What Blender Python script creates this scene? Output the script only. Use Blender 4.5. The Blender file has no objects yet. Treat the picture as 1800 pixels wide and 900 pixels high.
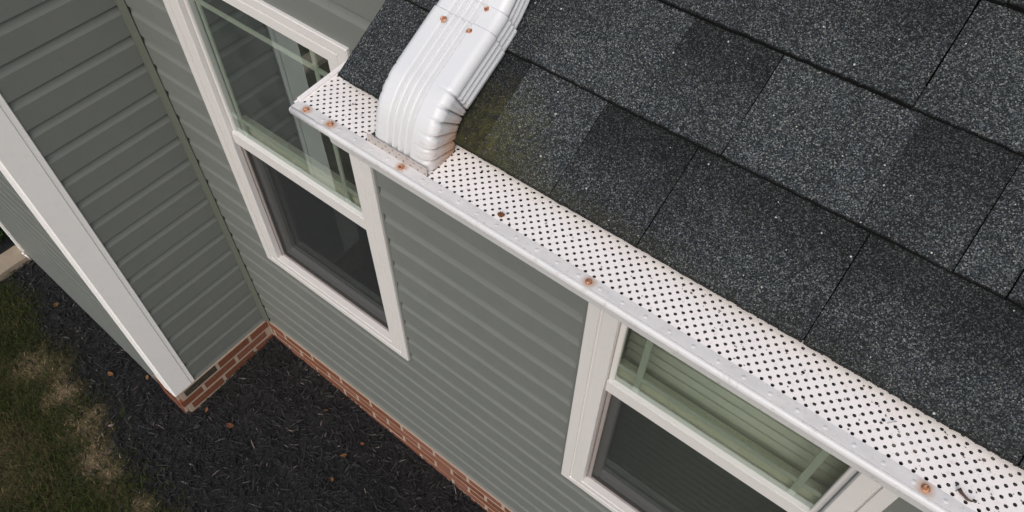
import bpy, bmesh, math, random
from mathutils import Vector, Matrix, noise
rnd = random.Random(7)
scn = bpy.context.scene
COL = scn.collection
R = math.radians

# ------------------------------------------------------------------ camera, sky, sun, exposure
cam_d = bpy.data.cameras.new('camera')
cam = bpy.data.objects.new('camera', cam_d); COL.objects.link(cam)
RM = [[0.788511934584239, 0.6149436160942618, 0.009658055867204501],
      [0.4920796452824803, -0.6213938979325262, -0.6096943876327625],
      [-0.36892621446149526, 0.48550383380271483, -0.7925777410740074]]
rx, dn, fw = (Vector(r) for r in RM)
CAM = Vector((2.5199796, -1.0116989, 3.6270810))
M = Matrix((rx, -dn, -fw)).transposed().to_4x4(); M.translation = CAM
cam.matrix_world = M
cam_d.sensor_width = 36; cam_d.lens = 26.429; cam_d.clip_start = 0.05; cam_d.clip_end = 500
scn.camera = cam

SUN_EL, SUN_AZ = R(44), R(158)          # azimuth measured clockwise from +Y (towards -Y and a little +X)
world = bpy.data.worlds.new('World'); scn.world = world; world.use_nodes = True
nt = world.node_tree; bg = nt.nodes['Background']
sky = nt.nodes.new('ShaderNodeTexSky'); sky.sky_type = 'NISHITA'; sky.sun_disc = False
sky.sun_elevation = SUN_EL; sky.sun_rotation = SUN_AZ; sky.dust_density = 3.5; sky.air_density = 1.0; sky.ozone_density = 0.6
nt.links.new(sky.outputs[0], bg.inputs[0]); bg.inputs[1].default_value = 0.12
sun_d = bpy.data.lights.new('sun', 'SUN'); sun_d.energy = 1.5; sun_d.angle = R(60); sun_d.color = (1, .985, .97)
sun = bpy.data.objects.new('sun', sun_d); COL.objects.link(sun)
sdir = Vector((math.sin(SUN_AZ) * math.cos(SUN_EL), math.cos(SUN_AZ) * math.cos(SUN_EL), math.sin(SUN_EL)))
sun.rotation_euler = sdir.to_track_quat('Z', 'Y').to_euler(); sun.location = (0, 0, 20)
scn.view_settings.view_transform = 'Standard'; scn.view_settings.look = 'None'
scn.view_settings.exposure = 0.16; scn.view_settings.gamma = 1
scn.cycles.max_bounces = 8; scn.cycles.transparent_max_bounces = 16
scn.cycles.use_denoising = True

# ------------------------------------------------------------------ helpers
def tag(o, label=None, cat=None, group=None, kind=None):
    if label: o['label'] = label
    if cat: o['category'] = cat
    if group: o['group'] = group
    if kind: o['kind'] = kind
    return o
def empty(name, loc=(0, 0, 0)):
    o = bpy.data.objects.new(name, None); COL.objects.link(o); o.location = loc; o.empty_display_size = .05; return o
def link(name, me, mat=None, parent=None, smooth=False):
    o = bpy.data.objects.new(name, me); COL.objects.link(o)
    if mat: me.materials.append(mat)
    if parent:
        o.parent = parent
        o.matrix_parent_inverse = parent_world(parent).inverted()
    if smooth: me.polygons.foreach_set('use_smooth', [True] * len(me.polygons))
    return o
def parent_world(p):
    m = Matrix.Translation(p.location) @ p.rotation_euler.to_matrix().to_4x4()
    return (parent_world(p.parent) @ p.matrix_parent_inverse @ m) if p.parent else m
def obj(name, bm, mat=None, parent=None, smooth=False):
    me = bpy.data.meshes.new(name); bm.to_mesh(me); bm.free()
    return link(name, me, mat, parent, smooth)
def pyobj(name, vs, fs, mat=None, parent=None, smooth=False):
    me = bpy.data.meshes.new(name); me.from_pydata(vs, [], fs); me.update()
    return link(name, me, mat, parent, smooth)
def box(bm, a, b, bev=0.0):
    vs = [bm.verts.new((x, y, z)) for x in (a[0], b[0]) for y in (a[1], b[1]) for z in (a[2], b[2])]
    f = [(0, 1, 3, 2), (4, 6, 7, 5), (0, 4, 5, 1), (2, 3, 7, 6), (0, 2, 6, 4), (1, 5, 7, 3)]
    fs = [bm.faces.new([vs[i] for i in q]) for q in f]
    if bev:
        es = {e for q in fs for e in q.edges}
        bmesh.ops.bevel(bm, geom=list(es), offset=bev, segments=2, affect='EDGES')
    return vs
def boxes(lst, bev=0.0):
    bm = bmesh.new()
    for a, b in lst:
        t = bmesh.new(); box(t, a, b, bev); me = bpy.data.meshes.new('t'); t.to_mesh(me); t.free(); bm.from_mesh(me); bpy.data.meshes.remove(me)
    bmesh.ops.recalc_face_normals(bm, faces=bm.faces)
    return bm
def extrude_profile(prof, p0, p1, closed=False, u=None, w=None):
    """profile of (a, b) pairs: p = P + a*u + b*w, swept from P=p0 to P=p1"""
    n = len(prof); vs = []
    for P in (p0, p1):
        for a, b in prof: vs.append(Vector(P) + a * Vector(u) + b * Vector(w))
    fs = []
    for i in range(n if closed else n - 1):
        j = (i + 1) % n
        fs.append((i, j, n + j, n + i))
    if closed: fs += [tuple(range(n))[::-1], tuple(range(n, 2 * n))]
    return vs, fs

# ------------------------------------------------------------------ materials
def mat(name, color=(.5, .5, .5), rough=.6, spec=.4):
    m = bpy.data.materials.new(name); m.use_nodes = True
    b = m.node_tree.nodes['Principled BSDF']
    b.inputs['Base Color'].default_value = (*color, 1); b.inputs['Roughness'].default_value = rough
    b.inputs['Specular IOR Level'].default_value = spec
    return m, m.node_tree, b
def N(t, typ, **kw):
    n = t.nodes.new(typ)
    for k, v in kw.items():
        if k.startswith('i_'):
            key = k[2:]; n.inputs[int(key) if key.isdigit() else key.replace('_', ' ')].default_value = v
        else: setattr(n, k, v)
    return n
def ramp(t, src, stops, interp='LINEAR'):
    r = t.nodes.new('ShaderNodeValToRGB'); r.color_ramp.interpolation = interp
    e = r.color_ramp.elements
    while len(e) < len(stops): e.new(.5)
    for x, (p, c) in zip(e, stops):
        x.position = p; x.color = (c, c, c, 1) if isinstance(c, (int, float)) else (*c, 1)
    t.links.new(src, r.inputs[0]); return r.outputs[0]
def coord(t, scale=None):
    c = N(t, 'ShaderNodeTexCoord').outputs['Object']
    if scale:
        mp = N(t, 'ShaderNodeMapping'); mp.inputs['Scale'].default_value = scale; t.links.new(c, mp.inputs[0]); c = mp.outputs[0]
    return c
def noise_tex(t, scale, detail=4, rough=.55, vec=None, dist=0):
    n = N(t, 'ShaderNodeTexNoise'); n.inputs['Scale'].default_value = scale; n.inputs['Detail'].default_value = detail
    n.inputs['Roughness'].default_value = rough; n.inputs['Distortion'].default_value = dist
    t.links.new(vec if vec else coord(t), n.inputs['Vector']); return n.outputs['Fac']
def mix(t, fac, a, b, mode='MIX'):
    n = N(t, 'ShaderNodeMix', data_type='RGBA', blend_type=mode)
    for s, v in ((n.inputs[0], fac), (n.inputs[6], a), (n.inputs[7], b)):
        if hasattr(v, 'links'): t.links.new(v, s)
        elif isinstance(v, (int, float)): s.default_value = v if s.type == 'VALUE' else (v, v, v, 1)
        else: s.default_value = (*v, 1)
    return n.outputs[2]
def math_(t, op, a, b=0, clamp=False):
    n = N(t, 'ShaderNodeMath', operation=op, use_clamp=clamp)
    for s, v in ((n.inputs[0], a), (n.inputs[1], b)):
        if hasattr(v, 'links'): t.links.new(v, s)
        else: s.default_value = v
    return n.outputs[0]
def bump(t, b, h, strength=.3, dist=.002):
    n = N(t, 'ShaderNodeBump'); n.inputs['Strength'].default_value = strength; n.inputs['Distance'].default_value = dist
    t.links.new(h, n.inputs['Height']); t.links.new(n.outputs[0], b.inputs['Normal'])
def L(t, a, b): t.links.new(a, b)

def painted(name, c1, c2, rough=.45, sc=9.0, grime=(.42, .37, .31), grime_amt=.5, spec=.4, grain=None, bs=.06):
    """painted metal or vinyl: slight tone drift, fine blotches of dirt"""
    m, t, b = mat(name, c1, rough, spec)
    n1 = noise_tex(t, sc, 5); base = mix(t, n1, c1, c2)
    n2 = noise_tex(t, sc * 5, 6, .7); d = ramp(t, n2, [(.56, 0.0), (.75, grime_amt)])
    L(t, mix(t, d, base, grime), b.inputs['Base Color'])
    n3 = noise_tex(t, sc * 4, 4); L(t, ramp(t, n3, [(.3, rough - .08), (.7, rough + .12)]), b.inputs['Roughness'])
    g = noise_tex(t, 60, 4, .6, coord(t, grain) if grain else None); bump(t, b, g, bs, .001)
    return m
M_SIDE = painted('vinyl_siding_grey_green', (.144, .157, .146), (.161, .172, .160), .5, 5, (.12, .12, .1), .35, .35, (1, 1, 12), .10)
M_SIDE2 = painted('vinyl_siding_trim', (.100, .112, .090), (.115, .125, .102), .5, 7, (.09, .09, .07), .3, .35)
M_CASE = painted('white_window_vinyl', (.60, .585, .57), (.635, .62, .605), .42, 11, (.5, .42, .34), .25)
M_POST = painted('white_corner_vinyl', (.85, .84, .82), (.88, .865, .85), .45, 7, (.5, .46, .4), .2)
M_SASHIN = painted('dirty_white_sash', (.80, .82, .70), (.68, .70, .54), .5, 26, (.25, .24, .14), .75)
M_PIPE = painted('white_painted_aluminium', (.63, .64, .65), (.60, .61, .62), .32, 16, (.62, .55, .46), .25, .5, None, .03)
M_GUT = painted('weathered_white_gutter', (.66, .66, .66), (.56, .56, .57), .40, 24, (.36, .33, .28), .75, .5)
M_MESH = painted('perforated_white_aluminium', (.84, .80, .775), (.79, .75, .725), .45, 30, (.46, .36, .26), .55, .4)
M_FLAP = painted('dull_cut_aluminium', (.46, .42, .405), (.40, .36, .34), .5, 60, (.2, .15, .12), .5)
M_CLOG = painted('grit_clogging_a_hole', (.17, .155, .135), (.09, .08, .07), .9, 90, (.2, .18, .15), .5, .1)
M_DARK, _, _ = mat('dark_interior', (.012, .012, .013), .9, .1)
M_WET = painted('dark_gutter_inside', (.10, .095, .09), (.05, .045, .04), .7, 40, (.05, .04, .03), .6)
M_BLIND = painted('pale_blind_slats', (.78, .82, .72), (.82, .85, .76), .5, 6, (.4, .42, .33), .3)
M_MUNT = painted('pale_muntin', (.62, .68, .61), (.66, .71, .64), .45, 10, (.4, .42, .35), .3)
M_FRAMEIN = painted('window_track', (.30, .265, .255), (.26, .23, .22), .6, 20, (.12, .1, .09), .6)

def rust_mat():
    m, t, b = mat('rusty_screw_head', (.4, .2, .1), .45, .5)
    n = noise_tex(t, 240, 4)
    L(t, mix(t, ramp(t, n, [(.4, 0.0), (.62, 1.0)]), (.62, .33, .19), (.20, .06, .035)), b.inputs['Base Color'])
    b.inputs['Metallic'].default_value = .35; bump(t, b, n, .3, .0006); return m
M_RUST = rust_mat()

def shingle_mat():
    m, t, b = mat('granulated_asphalt_shingle', (.07, .07, .07), .92, .25)
    co = coord(t)
    v1 = N(t, 'ShaderNodeTexVoronoi', feature='F1'); v1.inputs['Scale'].default_value = 760; L(t, co, v1.inputs['Vector'])
    sep = N(t, 'ShaderNodeSeparateColor'); L(t, v1.outputs['Color'], sep.inputs[0])
    g = ramp(t, sep.outputs[0], [(0.0, (.009, .011, .012)), (.40, (.020, .0225, .0235)), (.62, (.040, .0435, .044)), (.80, (.078, .081, .081)), (.93, (.125, .127, .124)), (1.0, (.25, .245, .235))])
    tint = ramp(t, sep.outputs[1], [(0.0, (1.0, .96, .92)), (.5, (.92, 1.0, 1.02)), (1.0, (.84, .97, 1.12))])
    g = mix(t, 1.0, g, tint, 'MULTIPLY')
    at = N(t, 'ShaderNodeAttribute', attribute_name='tone'); s3 = N(t, 'ShaderNodeSeparateColor'); L(t, at.outputs['Color'], s3.inputs[0])
    # blended granule colours per tab: an overall tone (shade painted in beside the leader) and the darker granule band near the tab's top
    nb = noise_tex(t, 26, 4, .6)
    pos = math_(t, 'ADD', s3.outputs[1], math_(t, 'MULTIPLY', math_(t, 'SUBTRACT', nb, .5), .5))
    band = math_(t, 'MULTIPLY', ramp(t, pos, [(.36, 0.0), (.78, 1.0)]), s3.outputs[2])
    nl = noise_tex(t, 9, 4, .6)
    tone = math_(t, 'MULTIPLY', math_(t, 'MULTIPLY', s3.outputs[0], 1.62), ramp(t, nl, [(.3, .72), (.7, 1.2)]))
    tone = math_(t, 'MULTIPLY', tone, math_(t, 'SUBTRACT', 1.0, math_(t, 'MULTIPLY', band, .64)))
    g = mix(t, 1.0, g, tone, 'MULTIPLY')
    # scattered pale loose chips
    v2 = N(t, 'ShaderNodeTexVoronoi', feature='F1'); v2.inputs['Scale'].default_value = 210; L(t, co, v2.inputs['Vector'])
    s4 = N(t, 'ShaderNodeSeparateColor'); L(t, v2.outputs['Color'], s4.inputs[0])
    chip = math_(t, 'MULTIPLY', math_(t, 'GREATER_THAN', s4.outputs[2], .978), math_(t, 'LESS_THAN', v2.outputs['Distance'], math_(t, 'MULTIPLY', s4.outputs[0], .30)))
    g = mix(t, chip, g, (.45, .43, .40))
    # moss and damp grime where the leader wets the roof
    dist = N(t, 'ShaderNodeVectorMath', operation='DISTANCE'); L(t, co, dist.inputs[0]); dist.inputs[1].default_value = (2.052, -.452, 2.92)
    nm = noise_tex(t, 60, 5, .7)
    mo = math_(t, 'ADD', dist.outputs['Value'], math_(t, 'MULTIPLY', math_(t, 'SUBTRACT', nm, .5), .16))
    L0 = ramp(t, mo, [(.024, .78), (.105, 0.0)])
    g = mix(t, math_(t, 'MULTIPLY', L0, ramp(t, nm, [(.3, .25), (.6, 1.0)])), g, mix(t, ramp(t, noise_tex(t, 95, 5, .7), [(.42, 0.0), (.62, 1.0)]), (.024, .022, .011), (.078, .075, .016)))
    # moss creeping along the eave edge away from the leader
    sx = N(t, 'ShaderNodeSeparateXYZ'); L(t, co, sx.inputs[0])
    de = math_(t, 'ADD', math_(t, 'ADD', sx.outputs[1], .466), math_(t, 'MULTIPLY', math_(t, 'SUBTRACT', nm, .5), .05))
    ge = math_(t, 'MULTIPLY', ramp(t, de, [(.003, .6), (.022, 0.0)]), ramp(t, math_(t, 'MULTIPLY', sx.outputs[0], .25), [(.497, 0.0), (.503, 1.0), (.54, .9), (.60, .30)]))
    g = mix(t, math_(t, 'MULTIPLY', ge, ramp(t, nm, [(.35, .25), (.6, 1.0)])), g, (.036, .033, .014))
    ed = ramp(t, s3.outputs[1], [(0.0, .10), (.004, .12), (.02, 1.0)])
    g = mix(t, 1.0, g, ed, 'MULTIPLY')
    L(t, g, b.inputs['Base Color'])
    bump(t, b, v1.outputs['Distance'], .55, .0012)
    return m
M_SHIN = shingle_mat()

def brick_mat():
    m, t, b = mat('red_brick', (.2, .08, .05), .85, .2)
    at = N(t, 'ShaderNodeAttribute', attribute_name='tone'); s = N(t, 'ShaderNodeSeparateColor'); L(t, at.outputs['Color'], s.inputs[0])
    c = ramp(t, s.outputs[0], [(0, (.030, .030, .022)), (.18, (.045, .036, .026)), (.25, (.120, .046, .024)), (.6, (.175, .062, .033)), (1, (.20, .088, .060))])
    n = noise_tex(t, 70, 6, .7)
    c = mix(t, ramp(t, n, [(.48, 0.0), (.8, .45)]), c, (.26, .18, .14))
    L(t, c, b.inputs['Base Color']); bump(t, b, noise_tex(t, 220, 5, .7), .5, .002); return m
M_BRICK = brick_mat()
M_MORTAR = painted('mortar', (.40, .32, .26), (.34, .27, .21), .9, 50, (.16, .12, .09), .8, .1, None, .4)

def glass_mat(name, refl=1.0, tint=(.62, .74, .66), ior=1.7):
    m = bpy.data.materials.new(name); m.use_nodes = True; t = m.node_tree; t.nodes.clear()
    out = N(t, 'ShaderNodeOutputMaterial'); tr = N(t, 'ShaderNodeBsdfTransparent'); tr.inputs[0].default_value = (*tint, 1)
    gl = N(t, 'ShaderNodeBsdfGlossy'); gl.inputs['Roughness'].default_value = .015; gl.inputs['Color'].default_value = (.86, .98, .93, 1)
    fr = N(t, 'ShaderNodeFresnel'); gm = N(t, 'ShaderNodeNewGeometry'); L(t, math_(t, 'ADD', ior, math_(t, 'MULTIPLY', gm.outputs['Backfacing'], 1 / ior - ior)), fr.inputs['IOR'])
    mx = N(t, 'ShaderNodeMixShader'); L(t, math_(t, 'MULTIPLY', fr.outputs[0], refl, True), mx.inputs[0])
    wav = noise_tex(t, 3, 2); bp_ = N(t, 'ShaderNodeBump'); bp_.inputs['Strength'].default_value = .02; bp_.inputs['Distance'].default_value = .01
    L(t, wav, bp_.inputs['Height']); L(t, bp_.outputs[0], gl.inputs['Normal'])
    L(t, tr.outputs[0], mx.inputs[1]); L(t, gl.outputs[0], mx.inputs[2]); df = N(t, 'ShaderNodeBsdfDiffuse'); df.inputs[0].default_value = (.62, .66, .64, 1)
    m2 = N(t, 'ShaderNodeMixShader'); dn = noise_tex(t, 7, 6, .65)
    L(t, ramp(t, dn, [(.3, .02), (.75, .07)]), m2.inputs[0]); L(t, mx.outputs[0], m2.inputs[1]); L(t, df.outputs[0], m2.inputs[2]); L(t, m2.outputs[0], out.inputs[0]); return m
M_GLASS = glass_mat('window_glass', 1.4, (.66, .69, .645), 2.6)
def screen_mat():
    m = bpy.data.materials.new('insect_screen_mesh'); m.use_nodes = True; t = m.node_tree
    b = t.nodes['Principled BSDF']; b.inputs['Base Color'].default_value = (.014, .017, .018, 1); b.inputs['Roughness'].default_value = .7
    tr = N(t, 'ShaderNodeBsdfTransparent'); mx = N(t, 'ShaderNodeMixShader'); mx.inputs[0].default_value = .68
    L(t, tr.outputs[0], mx.inputs[1]); L(t, b.outputs[0], mx.inputs[2]); L(t, mx.outputs[0], t.nodes['Material Output'].inputs[0]); return m
M_SCREEN = screen_mat()

def ground_mat():
    m, t, b = mat('soil_and_thatch', (.04, .03, .02), .95, .1)
    co = coord(t)
    at = N(t, 'ShaderNodeAttribute', attribute_name='zone'); s = N(t, 'ShaderNodeSeparateColor'); L(t, at.outputs['Color'], s.inputs[0])
    n1 = noise_tex(t, 40, 8, .7); n2 = noise_tex(t, 6, 5, .6)
    mulch = ramp(t, n1, [(.3, (.010, .010, .011)), (.7, (.034, .033, .033))])
    straw = ramp(t, n1, [(.3, (.10, .075, .042)), (.7, (.24, .185, .115))])
    turf = ramp(t, n1, [(.3, (.012, .014, .005)), (.7, (.04, .045, .013))])
    lawn = mix(t, s.outputs[1], turf, straw)
    L(t, mix(t, s.outputs[0], mulch, lawn), b.inputs['Base Color'])
    bump(t, b, n1, .8, .012); return m
M_GROUND = ground_mat()
def var_mat(name, stops, rough=.85, nsc=35, spec=.2, translucent=False):
    """per-piece colour taken from the 'tone' attribute"""
    m, t, b = mat(name, (.1, .1, .1), rough, spec)
    at = N(t, 'ShaderNodeAttribute', attribute_name='tone'); s = N(t, 'ShaderNodeSeparateColor'); L(t, at.outputs['Color'], s.inputs[0])
    c = ramp(t, s.outputs[0], stops); n = noise_tex(t, nsc, 4)
    L(t, mix(t, 1.0, c, ramp(t, n, [(.3, .7), (.7, 1.25)]), 'MULTIPLY'), b.inputs['Base Color']); return m
M_MULCH = var_mat('black_dyed_mulch', [(0, (.008, .008, .0085)), (.5, (.022, .022, .0225)), (.85, (.041, .041, .042)), (.92, (.070, .068, .067)), (.96, (.10, .095, .09)), (1, (.20, .15, .13))])
M_GRASS = var_mat('short_grass', [(0, (.012, .020, .004)), (.38, (.028, .046, .008)), (.62, (.038, .038, .012)), (.85, (.055, .042, .02)), (1, (.10, .075, .036))])
M_STRAW = var_mat('dry_straw', [(0, (.11, .08, .04)), (.5, (.20, .145, .085)), (1, (.33, .26, .17))])
M_LEAFD = var_mat('dry_orange_leaf', [(0, (.07, .027, .012)), (.5, (.17, .062, .022)), (1, (.15, .085, .035))], .7, 90)
M_SHRUB = var_mat('green_shrub_leaf', [(0, (.010, .025, .006)), (.6, (.028, .062, .012)), (1, (.06, .10, .025))], .5)
M_BARK, _, _ = mat('twig_bark', (.09, .06, .045), .9, .2)
M_PATH = painted('sandy_concrete', (.25, .205, .155), (.32, .265, .20), .9, 14, (.12, .09, .06), .6, .1, None, .3)

def set_tone(o, vals, name='tone'):
    """one colour per vertex"""
    a = o.data.color_attributes.new(name, 'FLOAT_COLOR', 'POINT')
    flat = []
    for v in vals: flat += [v[0], v[1], v[2], 1.0] if isinstance(v, (tuple, list)) else [v, v, v, 1.0]
    a.data.foreach_set('color', flat)

# ------------------------------------------------------------------ ground
def gh(x, y):
    """ground height"""
    z = -.212
    k = max(0, min(1, 1 + y / .55))
    z += k * max(-.12, min(.055, .055 - .075 * max(x, 0))) if x > -.05 else 0
    return z
def lawn_edge(x):
    return -.93 + .12 * max(0, min(1, (x - .1) / .5)) - .07 * math.sin(x * 2.1 + .4) - .09 * max(0, min(1, (x + .6) / .6)) + .13 * max(0, min(1, (-x - 1.0) / .4)) \
        + .06 * noise.noise((x * 4.0, 3.1, 0)) + .05 * noise.noise((x * 11.0, 7.7, 0))
BARE = [(-.93, -.99, .13, .8), (-.64, -.99, .12, 1), (-.39, -1.01, .15, 1), (-.17, -1.09, .14, 1.1), (-.04, -1.10, .11, 1.1), (.25, -1.10, .10, .8), (.55, -.88, .13, .8), (-.8, -.93, .1, .6), (.78, -.72, .10, .6), (-1.1, -1.25, .16, .35), (-.5, -1.4, .25, .3)]
def zone(x, y):
    """(lawn 0..1, bare straw 0..1)"""
    d = lawn_edge(x) - y
    z = max(0, min(1, (d + .05) / .10))
    s = noise.noise((x * 3.2 + 5, y * 3.2, 1.3)) * .5 + noise.noise((x * 11, y * 11, 4)) * .45
    b = max(k * math.exp(-((x - a) ** 2 + (y - c) ** 2) / (r * r)) for a, c, r, k in BARE)
    return z, max(0, min(1, b * .95 + s * .7 * (.35 + b)))
def axis(lo, hi, step, far):
    a = []; v = lo
    while v < hi + 1e-6: a.append(v); v += step
    s = step; l, h = [], []; v = lo
    while v > -far: s *= 1.5; v -= s; l.append(v)
    s = step; v = hi
    while v < far: s *= 1.5; v += s; h.append(v)
    return l[::-1] + a + h
xs, ys = axis(-2.4, 2.6, .025, 60), axis(-2.2, .1, .025, 60)
vs, zn = [], []
for y in ys:
    for x in xs:
        inn = -2.5 < x < 2.7 and -2.3 < y < .2
        z = gh(x, y) + (.012 * noise.noise((x * 9, y * 9, 0)) + .006 * noise.noise((x * 30, y * 30, 2)) - .012 if inn else -.012)
        vs.append((x, y, z)); a, s = zone(x, y) if inn else (1, .25); zn.append((a, s, 0))
nx = len(xs)
fs = [(j * nx + i, j * nx + i + 1, (j + 1) * nx + i + 1, (j + 1) * nx + i) for j in range(len(ys) - 1) for i in range(nx - 1)]
g = pyobj('ground', vs, fs, M_GROUND, smooth=True); set_tone(g, zn, 'zone'); tag(g, kind='structure')
vs = []
for i in range(60):
    y = -.5 - .06 * i
    for x in (-1.80 + .012 * noise.noise((y * 9, 1, 0)), -1.655 + .014 * noise.noise((y * 9, 5, 0))): vs.append((x, y + (.04 if x > -1.7 else 0), -.176 + .003 * noise.noise((x * 20, y * 20, 0))))
fs = [(2 * i, 2 * i + 2, 2 * i + 3, 2 * i + 1) for i in range(59)]
n0 = len(vs); vs += [(x, y, z - .08) for x, y, z in vs]
for i in range(59):
    fs += [(2 * i, 2 * i + n0, 2 * i + 2 + n0, 2 * i + 2), (2 * i + 1, 2 * i + 3, 2 * i + 3 + n0, 2 * i + 1 + n0)]
pyobj('path', vs, fs, M_PATH); tag(bpy.data.objects['path'], kind='structure')

# ------------------------------------------------------------------ house
house = empty('house', (0, 0, -.2))
tag(house, 'grey green vinyl sided house with white windows, brick footing and dark shingle roof', 'house')
EXP = .12573; Z0 = .04187
FRONT_TOP, ROOF_X0, ROOF_X1 = 3.6, 1.785, 5.2
def siding_profile(z_lo, z_hi):
    """(height, offset) of dutch-lap courses"""
    pr = []; k = math.floor((z_lo - Z0) / EXP) - 1
    while Z0 + k * EXP < z_hi:
        b = Z0 + k * EXP
        for f, o in ((0, .0015), (.004, .0118), (.02, .0130), (.30, .0125), (.700, .0121), (.715, .0116), (.735, .0104), (.80, .0068), (.89, .0034), (.985, .0010)):
            z = b + f * EXP
            if z_lo <= z <= z_hi: pr.append((z, o))
        k += 1
    o0 = pr[0][1]; pr.insert(0, (z_lo, o0)); pr.append((z_hi, pr[-1][1])); return pr
def siding(name, p0, p1, nrm, z_lo, z_hi, parent):
    """long courses, each with its own faint waviness; laps every few metres"""
    n = max(2, int((Vector(p1) - Vector(p0)).length / .10)); pr = siding_profile(z_lo, z_hi)
    vs = []
    for i in range(n + 1):
        P = Vector(p0).lerp(Vector(p1), i / n)
        for z, o in pr:
            k = math.floor((z - Z0) / EXP + 1e-4)
            w = .0011 * noise.noise((P.x * 3.0 + P.y * 3.1, k * 3.7, .5))
            vs.append(P + Vector(nrm) * (o + w) + Vector((0, 0, z + .0012 * noise.noise((P.x * 1.7 + P.y * 1.7, k * 5.1, 9)))))
    m_ = len(pr)
    fs = [(i * m_ + j, (i + 1) * m_ + j, (i + 1) * m_ + j + 1, i * m_ + j + 1) for i in range(n) for j in range(m_ - 1)]
    return pyobj(name, vs, fs, M_SIDE, parent)
# main wall is pieced round the window openings so that the panes look into real rooms
W1 = (.350, 1.232, .857, 2.434); W2 = (2.018, 2.840, .857, 2.434)
def wall_with_holes():
    o = None
    spans = [(.0375, W1[0] + .02, 0, FRONT_TOP), (W1[0] + .02, W1[1] - .02, 0, W1[2] + .02), (W1[0] + .02, W1[1] - .02, W1[3] - .02, FRONT_TOP),
             (W1[1] - .02, W2[0] + .02, 0, FRONT_TOP), (W2[0] + .02, W2[1] - .02, 0, W2[2] + .02), (W2[0] + .02, W2[1] - .02, W2[3] - .02, FRONT_TOP), (W2[1] - .02, 5.0, 0, FRONT_TOP)]
    objs = [siding('siding_wall', (a, 0, 0), (b, 0, 0), (0, -1, 0), z0, z1, None) for a, b, z0, z1 in spans]
    bm = bmesh.new()
    for q in objs: bm.from_mesh(q.data); bpy.data.objects.remove(q)
    me = bpy.data.meshes.new('siding_wall'); bm.to_mesh(me); bm.free(); me.materials.clear()
    return link('siding_wall', me, M_SIDE, house)
tag(wall_with_holes(), 'front siding wall with two windows under the gutter')
tag(siding('siding_wall', (0, -.622, 0), (0, -.0260, 0), (1, 0, 0), 0, FRONT_TOP, house), 'side wall of lapped siding between the corner posts')
SA = R(1.9)
fdir = Vector((-math.cos(SA), math.sin(SA), 0)); fn = Vector((-math.sin(SA), -math.cos(SA), 0))
F0 = Vector((0, -.622, 0)); F1 = F0 + fdir * 1.72
tag(siding('siding_wall', F1, F0 + fdir * .19, fn, -.19, FRONT_TOP, house), 'far siding wall seen edge on beyond the white post')
tag(siding('siding_wall', F0 + fdir * .19, F0, fn, -.02, FRONT_TOP, house), 'far siding wall seen edge on beyond the white post')
# solid walls behind the siding (keeps daylight out of the rooms)
obj('wall_sheathing', boxes([((.0, .13, -.4), (.02, 3.0, 3.6)), ((0, 3.0, -.4), (5, 3.02, 3.6)), ((4.98, .13, -.4), (5, 3.0, 3.6)), ((.02, .13, .3), (4.98, 3.0, .32)), ((.02, .13, 2.75), (4.98, 3.0, 2.77)),
     ((.03, .004, -.35), (W1[0] + .02, .126, 2.74)), ((W1[1] - .02, .004, -.35), (W2[0] + .02, .126, 2.74)), ((W2[1] - .02, .004, -.35), (4.97, .126, 2.74)),
     ((W1[0] + .0, .006, -.34), (W1[1], .124, W1[2] + .015)), ((W2[0], .006, -.34), (W2[1], .124, W2[2] + .015)),
     ((W1[0] + .0, .006, W1[3] - .015), (W1[1], .124, 2.73)), ((W2[0], .006, W2[3] - .015), (W2[1], .124, 2.73))]), M_DARK, house)

# brick footing, every brick with its own edges
LW = [[.1, .45, .62, .5], [.55, .8, .35, .12], [.5, .42, .7, .08]]
def bricks(runs):
    bm = bmesh.new(); tones = []
    for P, d, nrm, length, offs in runs:
        P, d, nrm = Vector(P), Vector(d), Vector(nrm)
        for row in range(5):
            zt = -.004 - row * .0667; zb = zt - .0567
            u = offs[row % 2]
            while u < length:
                a, b = max(u, 0) + .004, min(u + .2145, length - .0)
                if b - a > .02:
                    j = rnd.uniform(-.0015, .0015); t = bmesh.new()
                    tilt = rnd.uniform(-.002, .002)
                    vv = []
                    for q in (a, b):
                        for h in (zb, zt):
                            for o in (-.05, .021 + j): vv.append(t.verts.new(P + d * q + nrm * o + Vector((0, 0, h + tilt * (1 if q == a else -1)))))
                    for q in ((0, 1, 3, 2), (4, 6, 7, 5), (0, 4, 5, 1), (2, 3, 7, 6), (0, 2, 6, 4), (1, 5, 7, 3)): t.faces.new([vv[i] for i in q])
                    bmesh.ops.recalc_face_normals(t, faces=t.faces)
                    bmesh.ops.bevel(t, geom=list(t.edges), offset=.003, segments=2, affect='EDGES')
                    me = bpy.data.meshes.new('t'); t.to_mesh(me); t.free(); n0 = len(bm.verts); bm.from_mesh(me); bpy.data.meshes.remove(me)
                    tone = LW[row % 3][min(3, max(0, int((a + .05) / .2245)))] if d.y == 1 else rnd.uniform(.3, 1)
                    tones += [tone] * (len(bm.verts) - n0)
                u += .2245
    o = obj('brick_foundation', bm, M_BRICK, house); set_tone(o, tones); return o
bf = bricks([((0, -.6415, 0), (0, 1, 0), (1, 0, 0), .62, (.0405, -.0755)),
             ((.022, 0, 0), (1, 0, 0), (0, -1, 0), 4.9, (-.08, -.19)),
             ((F0.x, F0.y, 0), fdir, fn, .185, (-.02, -.13))])
mo = boxes([((-.05, -.619, -.36), (.0190, .0, -.0005)), ((.0190, -.0190, -.36), (4.9, .05, -.0006))])
me_ = obj('mortar', mo, M_MORTAR, bf)
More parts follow.
